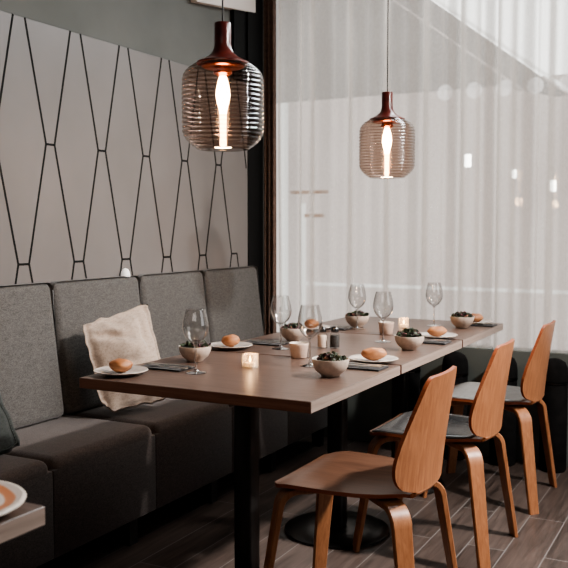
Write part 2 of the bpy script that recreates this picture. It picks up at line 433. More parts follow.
# sloping stair flank above: grey underside + bright edge
st=thing('outdoor_stair','grey sloping staircase flank with white edge high outside the window','stair',(0,4.0,0))
def quad(bm,pts,y0,y1):
    a=[bm.verts.new((p[0],y0,p[1])) for p in pts]; b=[bm.verts.new((p[0],y1,p[1])) for p in pts]
    bm.faces.new(a); bm.faces.new(b[::-1])
    for i in range(len(pts)): j=(i+1)%len(pts); bm.faces.new((a[i],b[i],b[j],a[j]))
sl=(2.118-2.836)/(.943)
zz=lambda x:2.836+sl*(x+.983)
bm=bmesh.new(); quad(bm,[(-2.3,zz(-2.3)),(-.05,zz(-.05)-.02),(-.12,zz(-.12)-.08),(-.55,2.2),(-2.6,2.2),(-2.6,zz(-2.6))],0,.06); obj('flank',bm,M['beamgrey'],st,smooth=False)
bm=bmesh.new(); quad(bm,[(-2.6,zz(-2.6)),(.05,zz(.05)),(.05,zz(.05)+.03),(-2.6,zz(-2.6)+.03)],-.01,.06); obj('white_edge',bm,M['beamw'],st,smooth=False)
bm=bmesh.new(); quad(bm,[(-2.6,zz(-2.6)-.2),(-.3,zz(-.3)-.2),(-.3,zz(-.3)-.185),(-2.6,zz(-2.6)-.185)],-.01,.0); obj('handrail',bm,M['facade'],st,smooth=False)
lampinfo=[(-.70,1.682,.024,.045,'leftmost of the three small white street lamps glowing behind the sheer curtain'),(-.375,1.58,.014,.03,'smallest, middle one of the three white street lamps behind the curtain'),(-.115,1.492,.02,.038,'rightmost of the three small white street lamps glowing behind the curtain')]
for x,z,w,h,lb in lampinfo:
    t=thing('street_lamp',lb,'lamp',(x,3.95,0),0,'street lamps outside')
    bm=bmesh.new(); box(bm,-w,w,-.01,.01,z-h,z+h,.006); obj('lamp_head',bm,M['lampw'],t)
    bm=bmesh.new(); tube(bm,[(0,.02,0),(0,.02,z)],.006,8); obj('pole',bm,M['facade'],t)
# added dark round forms standing in for silhouettes in front of the low wall
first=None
for i,(x,lb) in enumerate([(-.300,'dark round-topped silhouette stand-in against the low wall, beyond the gap between table end and second chair'),(-.045,'dark round-topped silhouette stand-in against the low wall between the second and third chair backs'),(.205,'dark round-topped silhouette stand-in against the low wall to the right of the farthest chair'),(-.56,'dark round-topped silhouette stand-in against the low wall, mostly hidden by the tables')]):
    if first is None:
        first=t=thing('round_silhouette',lb,'silhouette',(x,2.345,0),0,'dark silhouette stand-ins against the low wall')
        bm=bmesh.new(); lathe(bm,[(0,0),(.06,0),(.066,.01),(.066,.435),(.06,.443),(0,.443)],28); obj('base',bm,M['silhouette'],t)
        bm=bmesh.new(); lathe(bm,[(0,.447),(.062,.447),(.068,.453),(.068,.485),(.064,.52),(.052,.545),(.03,.56),(0,.566)],28); obj('rounded_top',bm,M['silhouette'],t)
        bm=bmesh.new(); lathe(bm,[(.050,.441),(.069,.441),(.069,.449),(.050,.449)],28,close=True); obj('mid_band',bm,M['cap'],t)
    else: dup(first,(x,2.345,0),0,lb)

# ------------------------------------------------------------------ curtains
bm=bmesh.new()
NX=520
def fold(x):
    return .046*math.sin(x*2*PI/.235+1.1*math.sin(x*2.1)) + .020*math.sin(x*2*PI/.105+.9+1.5*math.sin(x*3.3)) + .010*math.sin(x*2*PI/.61)
def cf(u,v):
    x=-1.47+u*4.67
    z=.012+v*2.94
    xx=x+.012*math.sin(x*2*PI/.235*1.0+2.0)
    return (xx, YC-.01+fold(x)*(1.0+.12*math.sin(z*1.3+x))+.004*math.sin(z*3+x*9), z)
sheet(bm,cf,NX,10)
cur=obj('sheer_curtain',bm,M['sheer'],angle=0); tag(cur,'translucent off-white sheer curtain hanging in folds across the far window','curtain')
bm=bmesh.new()
def df_(u,v):
    a=u*6*PI
    return (-1.515+u*.085+.006*math.sin(a*2), 2.465+.028*math.sin(a)+.002*math.sin(v*5+a), .012+v*2.94)
sheet(bm,df_,80,8,.003)
o=obj('shaded_curtain_edge',bm,M['shadefold'],angle=0); tag(o,'narrow gathered curtain edge, its shade painted dark brown, beside the black corner strip','curtain')  # curtain edge in shade, the darkness put into its brown colour
bm=bmesh.new(); tube(bm,[(-1.50,YC-.03,2.965),(3.2,YC-.03,2.965)],.012,10); o=obj('curtain_rail',bm,M['frame']); tag(o,'straight white curtain rail under the ceiling carrying the sheer curtain','curtain rail')

# ------------------------------------------------------------------ banquette
def cushion_box(bm,x0,x1,y0,y1,z0,z1,r,shear=0,seg=5,z_ref=None):
    tmp=bmesh.new(); box(tmp,x0,x1,y0,y1,z0,z1)
    bmesh.ops.bevel(tmp,geom=tmp.edges[:],offset=r,segments=seg,profile=.5,affect='EDGES')
    if shear:
        for v in tmp.verts: v.co.x+=shear*(v.co.z-z0)
    me=bpy.data.meshes.new('t'); tmp.to_mesh(me); tmp.free(); bm.from_mesh(me); bpy.data.meshes.remove(me)
js=[-1.11,-.54,.035,.605,1.18,1.725,2.29]
blab=['grey upholstered banquette section nearest the camera, cut by the frame','grey banquette section whose seat corner shows at the lower left','grey banquette section behind the foreground table, left of the linen cushion','grey banquette section that the linen cushion leans on','grey banquette section second from the curtain, behind the wine glass','grey banquette end section beside the black corner strip and the curtain']
for i in range(6):
    y0,y1=js[i]+.002,js[i+1]-.002; L_=y1-y0
    t=thing('banquette_section',blab[i],'bench',(0,y0,0),0,'banquette sections')
    so=.065; e0=so; e1=L_+so-(.065 if i==5 else 0)
    bm=bmesh.new(); cushion_box(bm,-1.485,-1.0,e0,e1,.285,.445,.036)
    obj('seat',bm,M['benchseat'],t,angle=60)
    bm=bmesh.new(); cushion_box(bm,-1.485,-.9995,e0-.0015,e1+.0015,.105,.405,.005,seg=2)
    obj('seat_base',bm,M['benchseat'],t,angle=60)
    bm=bmesh.new(); cushion_box(bm,-1.487,-1.385,0,L_,.447,.992,.032,0)
    for v in bm.verts:
        if v.co.x>-1.44: v.co.x-=.07*(v.co.z-.447)/.54
    obj('backrest',bm,M['bench'],t,angle=60)
    for (lx,ly) in ((-1.045,L_-.05),(-1.42,L_-.05)):
        bm=bmesh.new(); box(bm,lx-.025,lx+.025,ly-.025,ly+.025,0,.106,.003); obj('leg',bm,M['black'],t,smooth=False)

# dome light peeking above the bench back
t=thing('wall_light','small white dome light on top of the banquette back against the panel','light',(-1.478,1.10,.984))
bm=bmesh.new(); lathe(bm,[(0,0),(.0212,0),(.0215,.012),(.019,.026),(.012,.038),(0,.043)],24); obj('dome',bm,M['dome'],t)
bm=bmesh.new(); lathe(bm,[(0,-.0005),(.0216,-.0005),(.0216,.004),(0,.004)],24); obj('base_ring',bm,M['cap'],t)

# ------------------------------------------------------------------ pillows
def pillow(name,label,c,mt,puff=.07,flange=.03,seed=0,parent=None,seamparts=True):
    TL,TR,BR,BL=[Vector(p) for p in c]
    cen=(TL+TR+BR+BL)/4
    t=thing(name,label,'cushion',cen)
    nrm=((TR-TL).cross(BL-TL)).normalized()
    if nrm.x<0: nrm=-nrm
    def P(u,v,s):
        p=TL.lerp(TR,u).lerp(BL.lerp(BR,u),v)-cen
        a=max(0,min(1,(min(u,1-u)-flange)/.47)); b=max(0,min(1,(min(v,1-v)-flange)/.47))
        h=(max(0,1-(1-a)**2.0)*max(0,1-(1-b)**2.0))**.75*puff
        # concave sides between the corners
        cu=4*u*(1-u); cv=4*v*(1-v)
        du=(TR-TL)*(.018*cv*(1 if u<.5 else -1)*abs(2*u-1)); dv=(BL-TL)*(.018*cu*(1 if v<.5 else -1)*abs(2*v-1))
        w=noise.noise(Vector((u*3.2+seed,v*3.2,seed)))*.022+noise.noise(Vector((u*7+seed,v*4,seed)))*.010
        # a soft diagonal crease from the upper left corner
        cr=-.040*math.exp(-((v-.12-.30*u)/.045)**2)*math.exp(-((u-.25)/.26)**2)-.022*math.exp(-((v-.55+.1*u)/.04)**2)*math.exp(-((u-.2)/.2)**2)-.02*math.exp(-((u-.8+.3*v)/.05)**2)*math.exp(-((v-.2)/.25)**2)
        edge=.009*math.sin(u*23+seed)*(1-min(1,a*8)) + .009*math.sin(v*19+seed)*(1-min(1,b*8))
        cen_p=-p
        rc=lambda cu_,cv_,s_: s_*math.exp(-((u-cu_)**2+(v-cv_)**2)/.012)
        p=p+cen_p*(rc(0,1,.13)+rc(1,1,.08)+rc(0,0,.05)+rc(1,0,.03))
        p=p+(TR-TL).normalized()*(noise.noise(Vector((v*9+seed,u*2,1.3)))*.007)+(BL-TL).normalized()*(noise.noise(Vector((u*9+seed,v*2,5.3)))*.008)
        return p+du+dv+nrm*(s*(h+.003)+(w+ (cr if s>0 else 0))*min(1,h/puff*1.6)+edge)
    bm=bmesh.new(); n=44
    A=[[bm.verts.new(P(i/n,j/n,1)) for j in range(n+1)] for i in range(n+1)]
    B=[[A[i][j] if i in(0,n) or j in(0,n) else bm.verts.new(P(i/n,j/n,-1)) for j in range(n+1)] for i in range(n+1)]
    for i in range(n):
        for j in range(n):
            bm.faces.new((A[i][j],A[i+1][j],A[i+1][j+1],A[i][j+1])); bm.faces.new((B[i][j],B[i][j+1],B[i+1][j+1],B[i+1][j]))
    obj('cushion_cover',bm,mt,t,angle=0)
    if not seamparts: return t
    bm=bmesh.new()
    f=flange+.012
    lp=[P(f+(1-2*f)*k/30,f,1) for k in range(31)]+[P(1-f,f+(1-2*f)*k/30,1) for k in range(1,31)]+[P(1-f-(1-2*f)*k/30,1-f,1) for k in range(1,31)]+[P(f,1-f-(1-2*f)*k/30,1) for k in range(1,31)]
    tube(bm,[p+nrm*.0005 for p in lp],.0022,6); obj('seam',bm,mt,t,angle=0)
    return t
PILLOW=[(-1.33,.620,.826),(-1.25,.955,.888),(-1.13,.955,.475),(-1.22,.615,.468)]
pillow('linen_cushion','crumpled beige linen cushion with frayed edge leaning on the grey banquette',PILLOW,M['linen'],.105,.04,3,seamparts=False)
pillow('dark_cushion','dark green-black cushion at the left frame edge on the banquette',[(-1.32,-.40,.88),(-1.25,.00,.87),(-1.12,.095,.462),(-1.18,-.36,.462)],M['darkcushion'],.07,.02,9)

# ------------------------------------------------------------------ tables
def make_table(label,loc,W=.795,L_=.70,group='dining tables in the row',post=True):
    t=thing('dining_table',label,'table',loc,0,group)
    # top: origin at centre of the table
    bm=bmesh.new(); box(bm,-W/2,W/2,-L_/2,L_/2,.7175,.75,.0015,1)
    top=obj('tabletop',bm,M['table'],t,smooth=False)
    top.data.materials.append(M['tableedge_front']); top.data.materials.append(M['tableedge_side_lit'])
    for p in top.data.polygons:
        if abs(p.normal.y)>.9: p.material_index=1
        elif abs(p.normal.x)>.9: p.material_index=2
    bm=bmesh.new(); box(bm,-.032,.032,-.032,.032,.018,.704,.008,3); obj('post',bm,M['black'],t)
    bm=bmesh.new(); lathe(bm,[(0,0),(.205,0),(.21,.003),(.21,.010),(.203,.014),(.06,.020),(0,.021)],56); obj('base_plate',bm,M['black'],t)
    bm=bmesh.new(); box(bm,-.20,.20,-.025,.025,.703,.7175,.002); box(bm,-.025,.025,-.2,.2,.703,.7175,.002); obj('top_bracket',bm,M['black'],t,smooth=False)
    return t
make_table('wooden dining table nearest the camera, with its front edge in full view',(-.3975,.3425,0),.795,.685)
make_table('middle wooden dining table of the row, between its two joints',(-.3975,1.0585,0),.795,.722)
make_table('farthest wooden dining table of the row, against the sheer curtain',(-.3975,1.7775,0),.795,.692)
make_table('wooden table corner in the lower left foreground under an orange glazed plate',(-.415,-1.32,0),.795,.70)

# ------------------------------------------------------------------ chairs
def seat_pt(a,b):
    """a: 0 front .. 1 rear neck, b -1..1 ; returns local (x,y,z); sitter looks to -x"""
    x=-.204+a*.420
    hw=interp([(0,.170),(.03,.192),(.08,.208),(.18,.217),(.45,.215),(.65,.203),(.8,.180),(.9,.148),(.97,.12),(1,.115)],a)
    front=-.012*(1-b*b) if a<.3 else 0
    z=.447 -.012*math.exp(-(a/.10)**2) + .010*(b*b)*(1 - .3*a) - .012*math.sin(PI*min(1,a*1.05))*(1-b*b)
    # the rear sweeps up into the neck
    r=max(0,(a-.8)/.2); x-=1.0*(b*hw)**2*r*r; z+=(.448-z)*r*r
    return Vector((x+front*(1-a/.3) if a<.3 else x, b*hw, z))
def back_pt(a,b):
    zt=a   # 0 bottom (joined to the seat) .. 1 top edge
    z=.461+zt*.333
    hw=interp([(0,.115),(.025,.145),(.06,.178),(.11,.200),(.18,.215),(.26,.221),(.34,.220),(.47,.210),(.6,.193),(.75,.170),(.88,.148),(.95,.135),(.985,.124),(1,.112)],zt)
    x=.230+.040*zt**1.3
    x-= 1.0*(b*hw)**2*(1-.3*zt)
    return Vector((x,b*hw,z))
def slab(bm,fn,nu,nv,th):
    sheet(bm,lambda u,v:fn(u,2*v-1),nu,nv,th)
def chair_leg(bm,sx,sy,fx,fy):
    """bentwood strip: runs out under the seat then bends down to the foot"""
    d=Vector((sx,sy,0)).normalized()
    s=Vector((-d.y,d.x,0))
    foot=Vector((fx,fy,0)); R_=foot.length
    ztop=.424; r0=.035; rb=R_*.80 ; c=.058
    pth=[]
    for k in range(5): pth.append((r0+(rb-c-r0)*k/4, ztop - .000*k))
    for k in range(1,9):
        an=PI/2*k/8*.93
        pth.append((rb-c+c*math.sin(an), ztop-c+c*math.cos(an)))
    r1,z1=pth[-1]
    for k in range(1,9):
        q=k/8; pth.append((r1+(R_-r1)*q, z1*(1-q)))
    dd=foot.normalized(); ss=Vector((-dd.y,dd.x,0))
    rings=[]
    n=len(pth)
    for i,(r,z) in enumerate(pth):
        a=pth[max(0,i-1)]; b=pth[min(n-1,i+1)]
        tx,tz=b[0]-a[0],b[1]-a[1]; l=math.hypot(tx,tz); nx,nz=-tz/l,tx/l
        q=i/(n-1)
        w=.0305-.0075*max(0,(q-.55)/.45); th=.0105-.002*q
        P0=dd*r+Vector((0,0,z))
        N_=dd*nx+Vector((0,0,nz))
        e=.003
        cs=[(w,th-e),(w-e,th),(-w+e,th),(-w,th-e),(-w,-th+e),(-w+e,-th),(w-e,-th),(w,-th+e)]
        rings.append([bm.verts.new(P0+ss*u+N_*v) for u,v in cs])
    for A,B in zip(rings,rings[1:]):
        for k in range(8): bm.faces.new((A[k],A[(k+1)%8],B[(k+1)%8],B[k]))
    bm.faces.new(rings[0]); bm.faces.new(rings[-1])
    # level the foot
    for v in rings[-1]: v.co.z=0.0
def paint_rim(o,idx):
    """narrow side faces of the bent ply carry the darker edge material"""
    pass
M['pad_sheen'] = mottled('seat_leather_sheen', (.26,.26,.25), (.34,.335,.32), 60, .35, bump=.15)  # grazing reflection of the curtain put into a paler pad colour
def make_chair(label,loc,pad,rz=0):
    t=thing('dining_chair',label,'chair',loc,rz,'bentwood dining chairs along the tables')
    bm=bmesh.new(); slab(bm,seat_pt,26,18,.011)
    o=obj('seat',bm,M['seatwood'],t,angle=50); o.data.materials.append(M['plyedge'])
    rim(o,26,18)
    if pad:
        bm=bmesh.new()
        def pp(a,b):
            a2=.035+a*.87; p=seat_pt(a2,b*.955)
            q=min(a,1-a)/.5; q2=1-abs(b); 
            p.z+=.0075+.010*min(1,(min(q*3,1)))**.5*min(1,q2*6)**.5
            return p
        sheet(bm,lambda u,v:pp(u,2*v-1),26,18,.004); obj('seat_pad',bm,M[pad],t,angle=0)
    bm=bmesh.new(); slab(bm,back_pt,30,16,.012)
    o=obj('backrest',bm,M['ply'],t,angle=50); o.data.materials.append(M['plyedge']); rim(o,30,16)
    # bent neck joining seat and backrest
    bm=bmesh.new()
    def neck(u,v):
        b=2*v-1; an=u*PI/2; hw=.115
        return Vector((.216+.014*math.sin(an)-1.0*(b*hw)**2, b*hw, .462-.014*math.cos(an)))
    sheet(bm,neck,6,10,.012); obj('neck',bm,M['ply'],t,angle=0)
    for sx,sy,fx,fy in ((-1,-1,-.240,-.212),(-1,1,-.240,.212),(1,-1,.252,-.222),(1,1,.252,.222)):
        bm=bmesh.new(); chair_leg(bm,sx,sy,fx,fy)
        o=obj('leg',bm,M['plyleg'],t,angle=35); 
    bm=bmesh.new(); box(bm,-.05,.05,-.05,.05,.405,.428,.006); obj('under_seat_block',bm,M['black'],t)
    return t
def rim(o,nu,nv):
    # faces are made in order: top/bottom pairs first, then the rim
    n=2*nu*nv
    for i,p in enumerate(o.data.polygons):
        if i>=n: p.material_index=1
make_chair('nearest bentwood chair with bare brown seat, closest to the camera',(-.018,.380,0),None)
make_chair('middle bentwood chair with dark grey seat pad and tapered wooden back',(-.008,1.108,0),'pad')
make_chair('farthest bentwood chair with a grey seat pad painted pale for curtain sheen, nearest the curtain',(.008,1.848,0),'pad_sheen')

# ------------------------------------------------------------------ pendants
def make_pendant(label,loc,zt):
    t=thing('pendant_lamp',label,'lamp',(loc[0],loc[1],zt),0,'smoked glass pendant lamps')
    # z measured from top of neck (0) down
    bm=bmesh.new(); lathe(bm,[(0,0),(.0235,0),(.025,-.003),(.025,-.060),(.027,-.075),(.034,-.090),(.048,-.102),(.066,-.111),(.079,-.117),(.079,-.121),(.02,-.121),(0,-.121)],36); obj('neck',bm,M['neck'],t)
    prof=[(.070,-.1185),(.088,-.126),(.104,-.137),(.1155,-.150),(.1205,-.166)]
    z=-.166
    z0,z1=-.166,-.335
    prof+=[(.1215,-.2+.034-.001)]
    prof=prof[:5]
    prof+=[(.1215,-.20),(.1215,-.30),(.1205,-.328),(.112,-.345),(.096,-.362),(.076,-.376),(.0715,-.3775)]
    # resample and add horizontal ribs
    pts=[]
    def at(s,pr):
        acc=0
        for (a,b) in zip(pr,pr[1:]):
            l=math.hypot(b[0]-a[0],b[1]-a[1])
            if acc+l>=s: q=(s-acc)/l; return (a[0]+(b[0]-a[0])*q,a[1]+(b[1]-a[1])*q)
            acc+=l
        return pr[-1]
    tot=sum(math.hypot(b[0]-a[0],b[1]-a[1]) for a,b in zip(prof,prof[1:]))
    nr=22; per_=8
    for k in range(nr*per_+1):
        s=tot*k/(nr*per_); r,zz_=at(s,prof)
        pts.append((r+.0030*abs(math.sin(PI*k/per_)),zz_))
    pts+=[(.05,-.3775),(.02,-.3772),(0,-.377)]
    bm=bmesh.new(); lathe(bm,pts,72); obj('glass_shade',bm,M['smoke'],t,angle=0)
    bm=bmesh.new(); lathe(bm,[(0,-.121),(.030,-.121),(.030,-.132),(.024,-.134),(.024,-.142),(.028,-.144),(.028,-.150),(.018,-.156),(0,-.156)],28); obj('socket',bm,M['copper'],t)
    bm=bmesh.new(); lathe(bm,[(.028,-.1215),(.062,-.1235),(.0645,-.130),(.058,-.133),(.030,-.132)],36,close=True); obj('inner_collar',bm,M['copper'],t)
    bm=bmesh.new(); lathe(bm,[(0,-.156),(.010,-.158),(.0145,-.172),(.020,-.196),(.0215,-.215),(.018,-.235),(.0125,-.254),(.0105,-.27)],24); b=obj('bulb',bm,M['bulb'],t)
    bm=bmesh.new(); lathe(bm,[(.0105,-.27),(.0095,-.30),(.009,-.345),(.0105,-.355),(.009,-.366),(0,-.370)],24); obj('bulb_tip',bm,M['bulbtube'],b)
    bm=bmesh.new(); tube(bm,[(0,0,-.001),(0,0,2.995-zt)],.0026,8); obj('cord',bm,M['cord'],t)
    bm=bmesh.new(); lathe(bm,[(0,2.998-zt),(.05,2.998-zt),(.05,2.975-zt),(.045,2.97-zt),(0,2.97-zt)],28); obj('ceiling_rose',bm,M['cord'],t)
    ld=bpy.data.lights.new('pendant_light','POINT'); ld.energy=5; ld.color=(1,.62,.34); ld.shadow_soft_size=.03
    lo=bpy.data.objects.new('pendant_light',ld); link(lo); lo.location=(loc[0],loc[1],zt-.41)
    return t
make_pendant('larger looking smoked glass pendant lamp hanging in front of the patterned wall panel',(-.4,.211),1.824)
make_pendant('smoked glass pendant lamp hanging farther back in front of the sheer curtain',(-.4,1.588),1.809)

# ------------------------------------------------------------------ tableware
Z=.7504
def wineglass(label,x,y):
    t=thing('wine_glass',label,'glass',(x,y,Z),0,'empty wine glasses')
    prof=[(0,.0015),(.020,.002),(.0335,.0008),(.0340,.0016),(.020,.0045),(.006,.008),(.0036,.016),(.0034,.060),(.0040,.082),(.0075,.092)]
    bm=bmesh.new(); lathe(bm,[(0,0)]+prof[2:]+[(0,.094)],36); obj('foot_and_stem',bm,M['stem'],t,angle=60)
    bowl=[(.0035,.088),(.0095,.094),(.022,.103),(.033,.116),(.0395,.132),(.0415,.147),(.0395,.165),(.035,.184),(.0300,.203),(.0300,.2035),(.0293,.2035),(.0292,.203),(.0342,.184),(.0387,.165),(.0406,.147),(.0387,.1325),(.032,.117),(.0213,.1045),(.008,.0965),(0,.095)]
    bm=bmesh.new(); lathe(bm,bowl,44); obj('bowl',bm,M['glass'],t,angle=0)
    return t
def bowl(label,x,y,s=1):
    t=thing('ceramic_bowl',label,'bowl',(x,y,Z),0,'small stoneware bowls')
    bm=bmesh.new(); lathe(bm,[(0,0.001),(.026*s,0),(.028*s,.002),(.030*s,.006),(.045*s,.018),(.053*s,.034),(.0565*s,.052*s),(.0560*s,.0535*s)],44); obj('outer_shell',bm,M['ceramic'],t,angle=0)
    bm=bmesh.new(); lathe(bm,[(.0560*s,.0535*s),(.0545*s,.0535*s),(.0535*s,.051*s),(.050*s,.034),(.042*s,.021),(.028*s,.010),(0,.008)],44); obj('glazed_inside',bm,M['ceramic_in'],t,angle=0)
    return t
def salad(label,x,y,s=1,seed=0,h=0,mats=('leaf','leaf2'),nn=34):
    rnd=random.Random(seed)
    t=thing('salad',label,'food',(x,y,Z+.03),0,'salads in the bowls'); 
    def leafmesh(m,count,name,size,zb):
        bm=bmesh.new()
        for _ in range(count):
            a=rnd.uniform(0,2*PI); r=.044*s*math.sqrt(rnd.random()); c=Vector((r*math.cos(a),r*math.sin(a),zb+ (.014+h)*(1-(r/.05)**2)+rnd.uniform(-.004,.006)))
            sz=size*rnd.uniform(.7,1.3)
            rot=Matrix.Rotation(rnd.uniform(0,2*PI),3,'Z')@Matrix.Rotation(rnd.uniform(-1.1,1.1),3,'X')
            wv=rnd.uniform(1,4)
            def f(u,v):
                p=Vector(((u-.5)*2,(v-.5)*2*.6*math.sin(PI*min(.97,max(.06,u)))**.6,0)); p.z=.35*math.sin(p.x*wv+p.y*3)
                return c+rot@(p*sz)
            sheet(bm,f,5,4,.0012)
        o=obj(name,bm,M[m],t); o['kind']='stuff'; return o
    leafmesh(mats[0],nn,'green_leaves',.012,.018)
    leafmesh(mats[1],nn//2,'dark_leaves',.011,.018)
    bm=bmesh.new()
    for _ in range(10):
        a=rnd.uniform(0,2*PI); r=.036*s*math.sqrt(rnd.random())
        bmesh.ops.create_icosphere(bm,subdivisions=2,radius=.005,matrix=Matrix.Translation((r*math.cos(a),r*math.sin(a),.026+h*.5)))
    obj('nuts',bm,M['nut'],t)['kind']='stuff'
    bm=bmesh.new(); lathe(bm,[(0,-.004),(.03*s,-.002),(.043*s,.010),(.047*s,.018),(.03*s,.023),(0,.025)],24); obj('filling',bm,M[mats[0]],t)
    return t
def plate(label,x,y,s=1,mt='plate'):
    t=thing('side_plate',label,'plate',(x,y,Z),0,'small stoneware plates')
    bm=bmesh.new(); lathe(bm,[(0,0),(.045*s,0),(.048*s,.003),(.070*s,.0085),(.0835*s,.0125),(.0845*s,.0145),(.083*s,.0152),(.068*s,.0115),(.052*s,.0075),(.048*s,.0065),(0,.006)],56); obj('dish',bm,M[mt],t,angle=60)
    bm=bmesh.new(); lathe(bm,[(.0825*s,.0153),(.0835*s,.0160),(.0845*s,.0155),(.0848*s,.0143),(.0838*s,.0140)],56,close=True); obj('rim',bm,M['ceramic_in'],t,angle=0)
    return t
def roll(label,x,y,rz=0,l=.034,w=.027,h=.034,seed=0,z=None):
    bm=bmesh.new(); bmesh.ops.create_icosphere(bm,subdivisions=4,radius=1)
    for v in bm.verts:
        c=v.co.copy(); n_=noise.noise(c*1.7+Vector((seed,0,0)))*.06
        v.co=Vector((c.x*l*1.12*(1+n_),c.y*w*1.15*(1+n_),max(0,c.z*.5+.5)**.8*h*1.2*(1+n_)))
        # slash ridge
        v.co.z+=.002*math.exp(-((c.y)/.12)**2)*max(0,c.z)
    o=obj('bread_roll',bm,M['crust'],angle=0,loc=(x,y,(z or Z+.0062))); o.rotation_euler=(0,0,rz)
    return tag(o,label,'bread','bread rolls')
def napkin(label,x,y,rz=0,lx=.15,ly=.085):
    bm=bmesh.new()
    def f(u,v): return ((u-.5)*lx,(v-.5)*ly,.0035+.0012*math.sin(u*7)*math.sin(v*5))
    sheet(bm,f,12,8,.005)
    o=obj('napkin',bm,M['napkin'],loc=(x,y,Z-.0002)); o.rotation_euler=(0,0,rz)
    return tag(o,label,'napkin','folded black napkins')
def cutlery(kind,label,x,y,rz):
    z=Z+.0085
    t=thing(kind,label,kind,(x,y,z),rz,'cutlery on the napkins')
    bm=bmesh.new(); sheet(bm,lambda u,v:((u-.5)*.10-.045,(v-.5)*(.012-.004*u),.0015+.001*math.sin(u*PI)),10,3,.0025); obj('handle',bm,M['steel'],t)
    bm=bmesh.new()
    if kind=='knife':
        sheet(bm,lambda u,v:(.004+u*.085,(v-.5)*.015*(1-u**5)+.002,.0018),12,3,.0013); obj('blade',bm,M['steel'],t)
    else:
        sheet(bm,lambda u,v:(.004+u*.045,(v-.5)*(.007+.014*min(1,u*1.6)),.0018+.003*u),8,4,.0014)
        for k in range(4): tube(bm,[(.047,-.0075+k*.005,.0048),(.068,-.0072+k*.0048,.0050),(.080,-.0068+k*.0045,.0035)],.0011,6)
        obj('tines',bm,M['steel'],t)
    return t
def cup(label,x,y):
    t=thing('ceramic_cup',label,'cup',(x,y,Z),0,'small peach cups')
    bm=bmesh.new(); lathe(bm,[(0,0),(.026,0),(.028,.002),(.0335,.046),(.0345,.052),(.0335,.053)],36); obj('outer_wall',bm,M['cup'],t,angle=0)
    bm=bmesh.new(); lathe(bm,[(.0335,.053),(.0320,.0525),(.0305,.045),(.025,.006),(0,.005)],36); obj('inner_wall',bm,M['ceramic_in'],t,angle=0)
    return t
def candle(label,x,y,rz,e=.5):
    t=thing('tealight_holder',label,'candle',(x,y,Z),rz,'lit tealights in square glasses')
    a=.0205; hh=.046
    bm=bmesh.new()
    box(bm,-a,a,-a,-a+.003,.004,hh); box(bm,-a,a,a-.003,a,.004,hh); box(bm,-a,-a+.003,-a+.003,a-.003,.004,hh); box(bm,a-.003,a,-a+.003,a-.003,.004,hh); box(bm,-a,a,-a,a,0,.004)
    obj('glass_holder',bm,M['candleglass'],t,smooth=False)
    bm=bmesh.new(); lathe(bm,[(0,.0045),(.018,.0045),(.0185,.016),(.017,.0165),(.016,.014),(0,.014)],28); w=obj('wax',bm,M['wax'],t)
    bm=bmesh.new(); tube(bm,[(0,0,.014),(0,0,.019)],.0006,6); obj('wick',bm,M['cord'],w)
    bm=bmesh.new(); lathe(bm,[(0,.017),(.003,.020),(.0042,.025),(.003,.031),(.0012,.037),(0,.041)],16); obj('flame',bm,M['flame'],t)
    ld=bpy.data.lights.new('candle_light','POINT'); ld.energy=e; ld.color=(1,.55,.25); ld.shadow_soft_size=.01
    lo=bpy.data.objects.new('candle_light',ld); link(lo); lo.location=(x,y,Z+.046)
def shaker(kind,label,x,y):
    t=thing(kind,label,'shaker',(x,y,Z),0,'glass shakers')
    bm=bmesh.new(); lathe(bm,[(0,0),(.0185,0),(.0195,.002),(.0195,.046),(.0185,.052),(.0135,.060),(.0125,.066)],32); obj('glass_body',bm,M['jar'],t,angle=50)
    bm=bmesh.new(); lathe(bm,[(0,.003),(.0175,.003),(.0178,.044),(.015,.048),(0,.049)],28); obj('contents',bm,M['salt'] if kind=='salt_shaker' else M['pepper'],t)
    bm=bmesh.new(); lathe(bm,[(.0128,.060),(.0150,.062),(.0155,.064),(.0155,.072),(.013,.078),(.007,.082),(0,.083)],28); obj('cap',bm,M['cap'],t)

wineglass('wine glass on the near table beside the leftmost salad bowl',-.523,.239)
wineglass('wine glass at the wall side of the middle table, left of the peach cup',-.538,.843)
wineglass('wine glass between the nearest peach cup and the salt shaker',-.263,.532)
wineglass('wine glass in front of the far left bowl by the curtain',-.534,1.577)
wineglass('wine glass in front of the farther peach cup',-.267,1.213)
wineglass('wine glass standing alone near the far end, between lit tealight and last bowl',-.261,1.857)

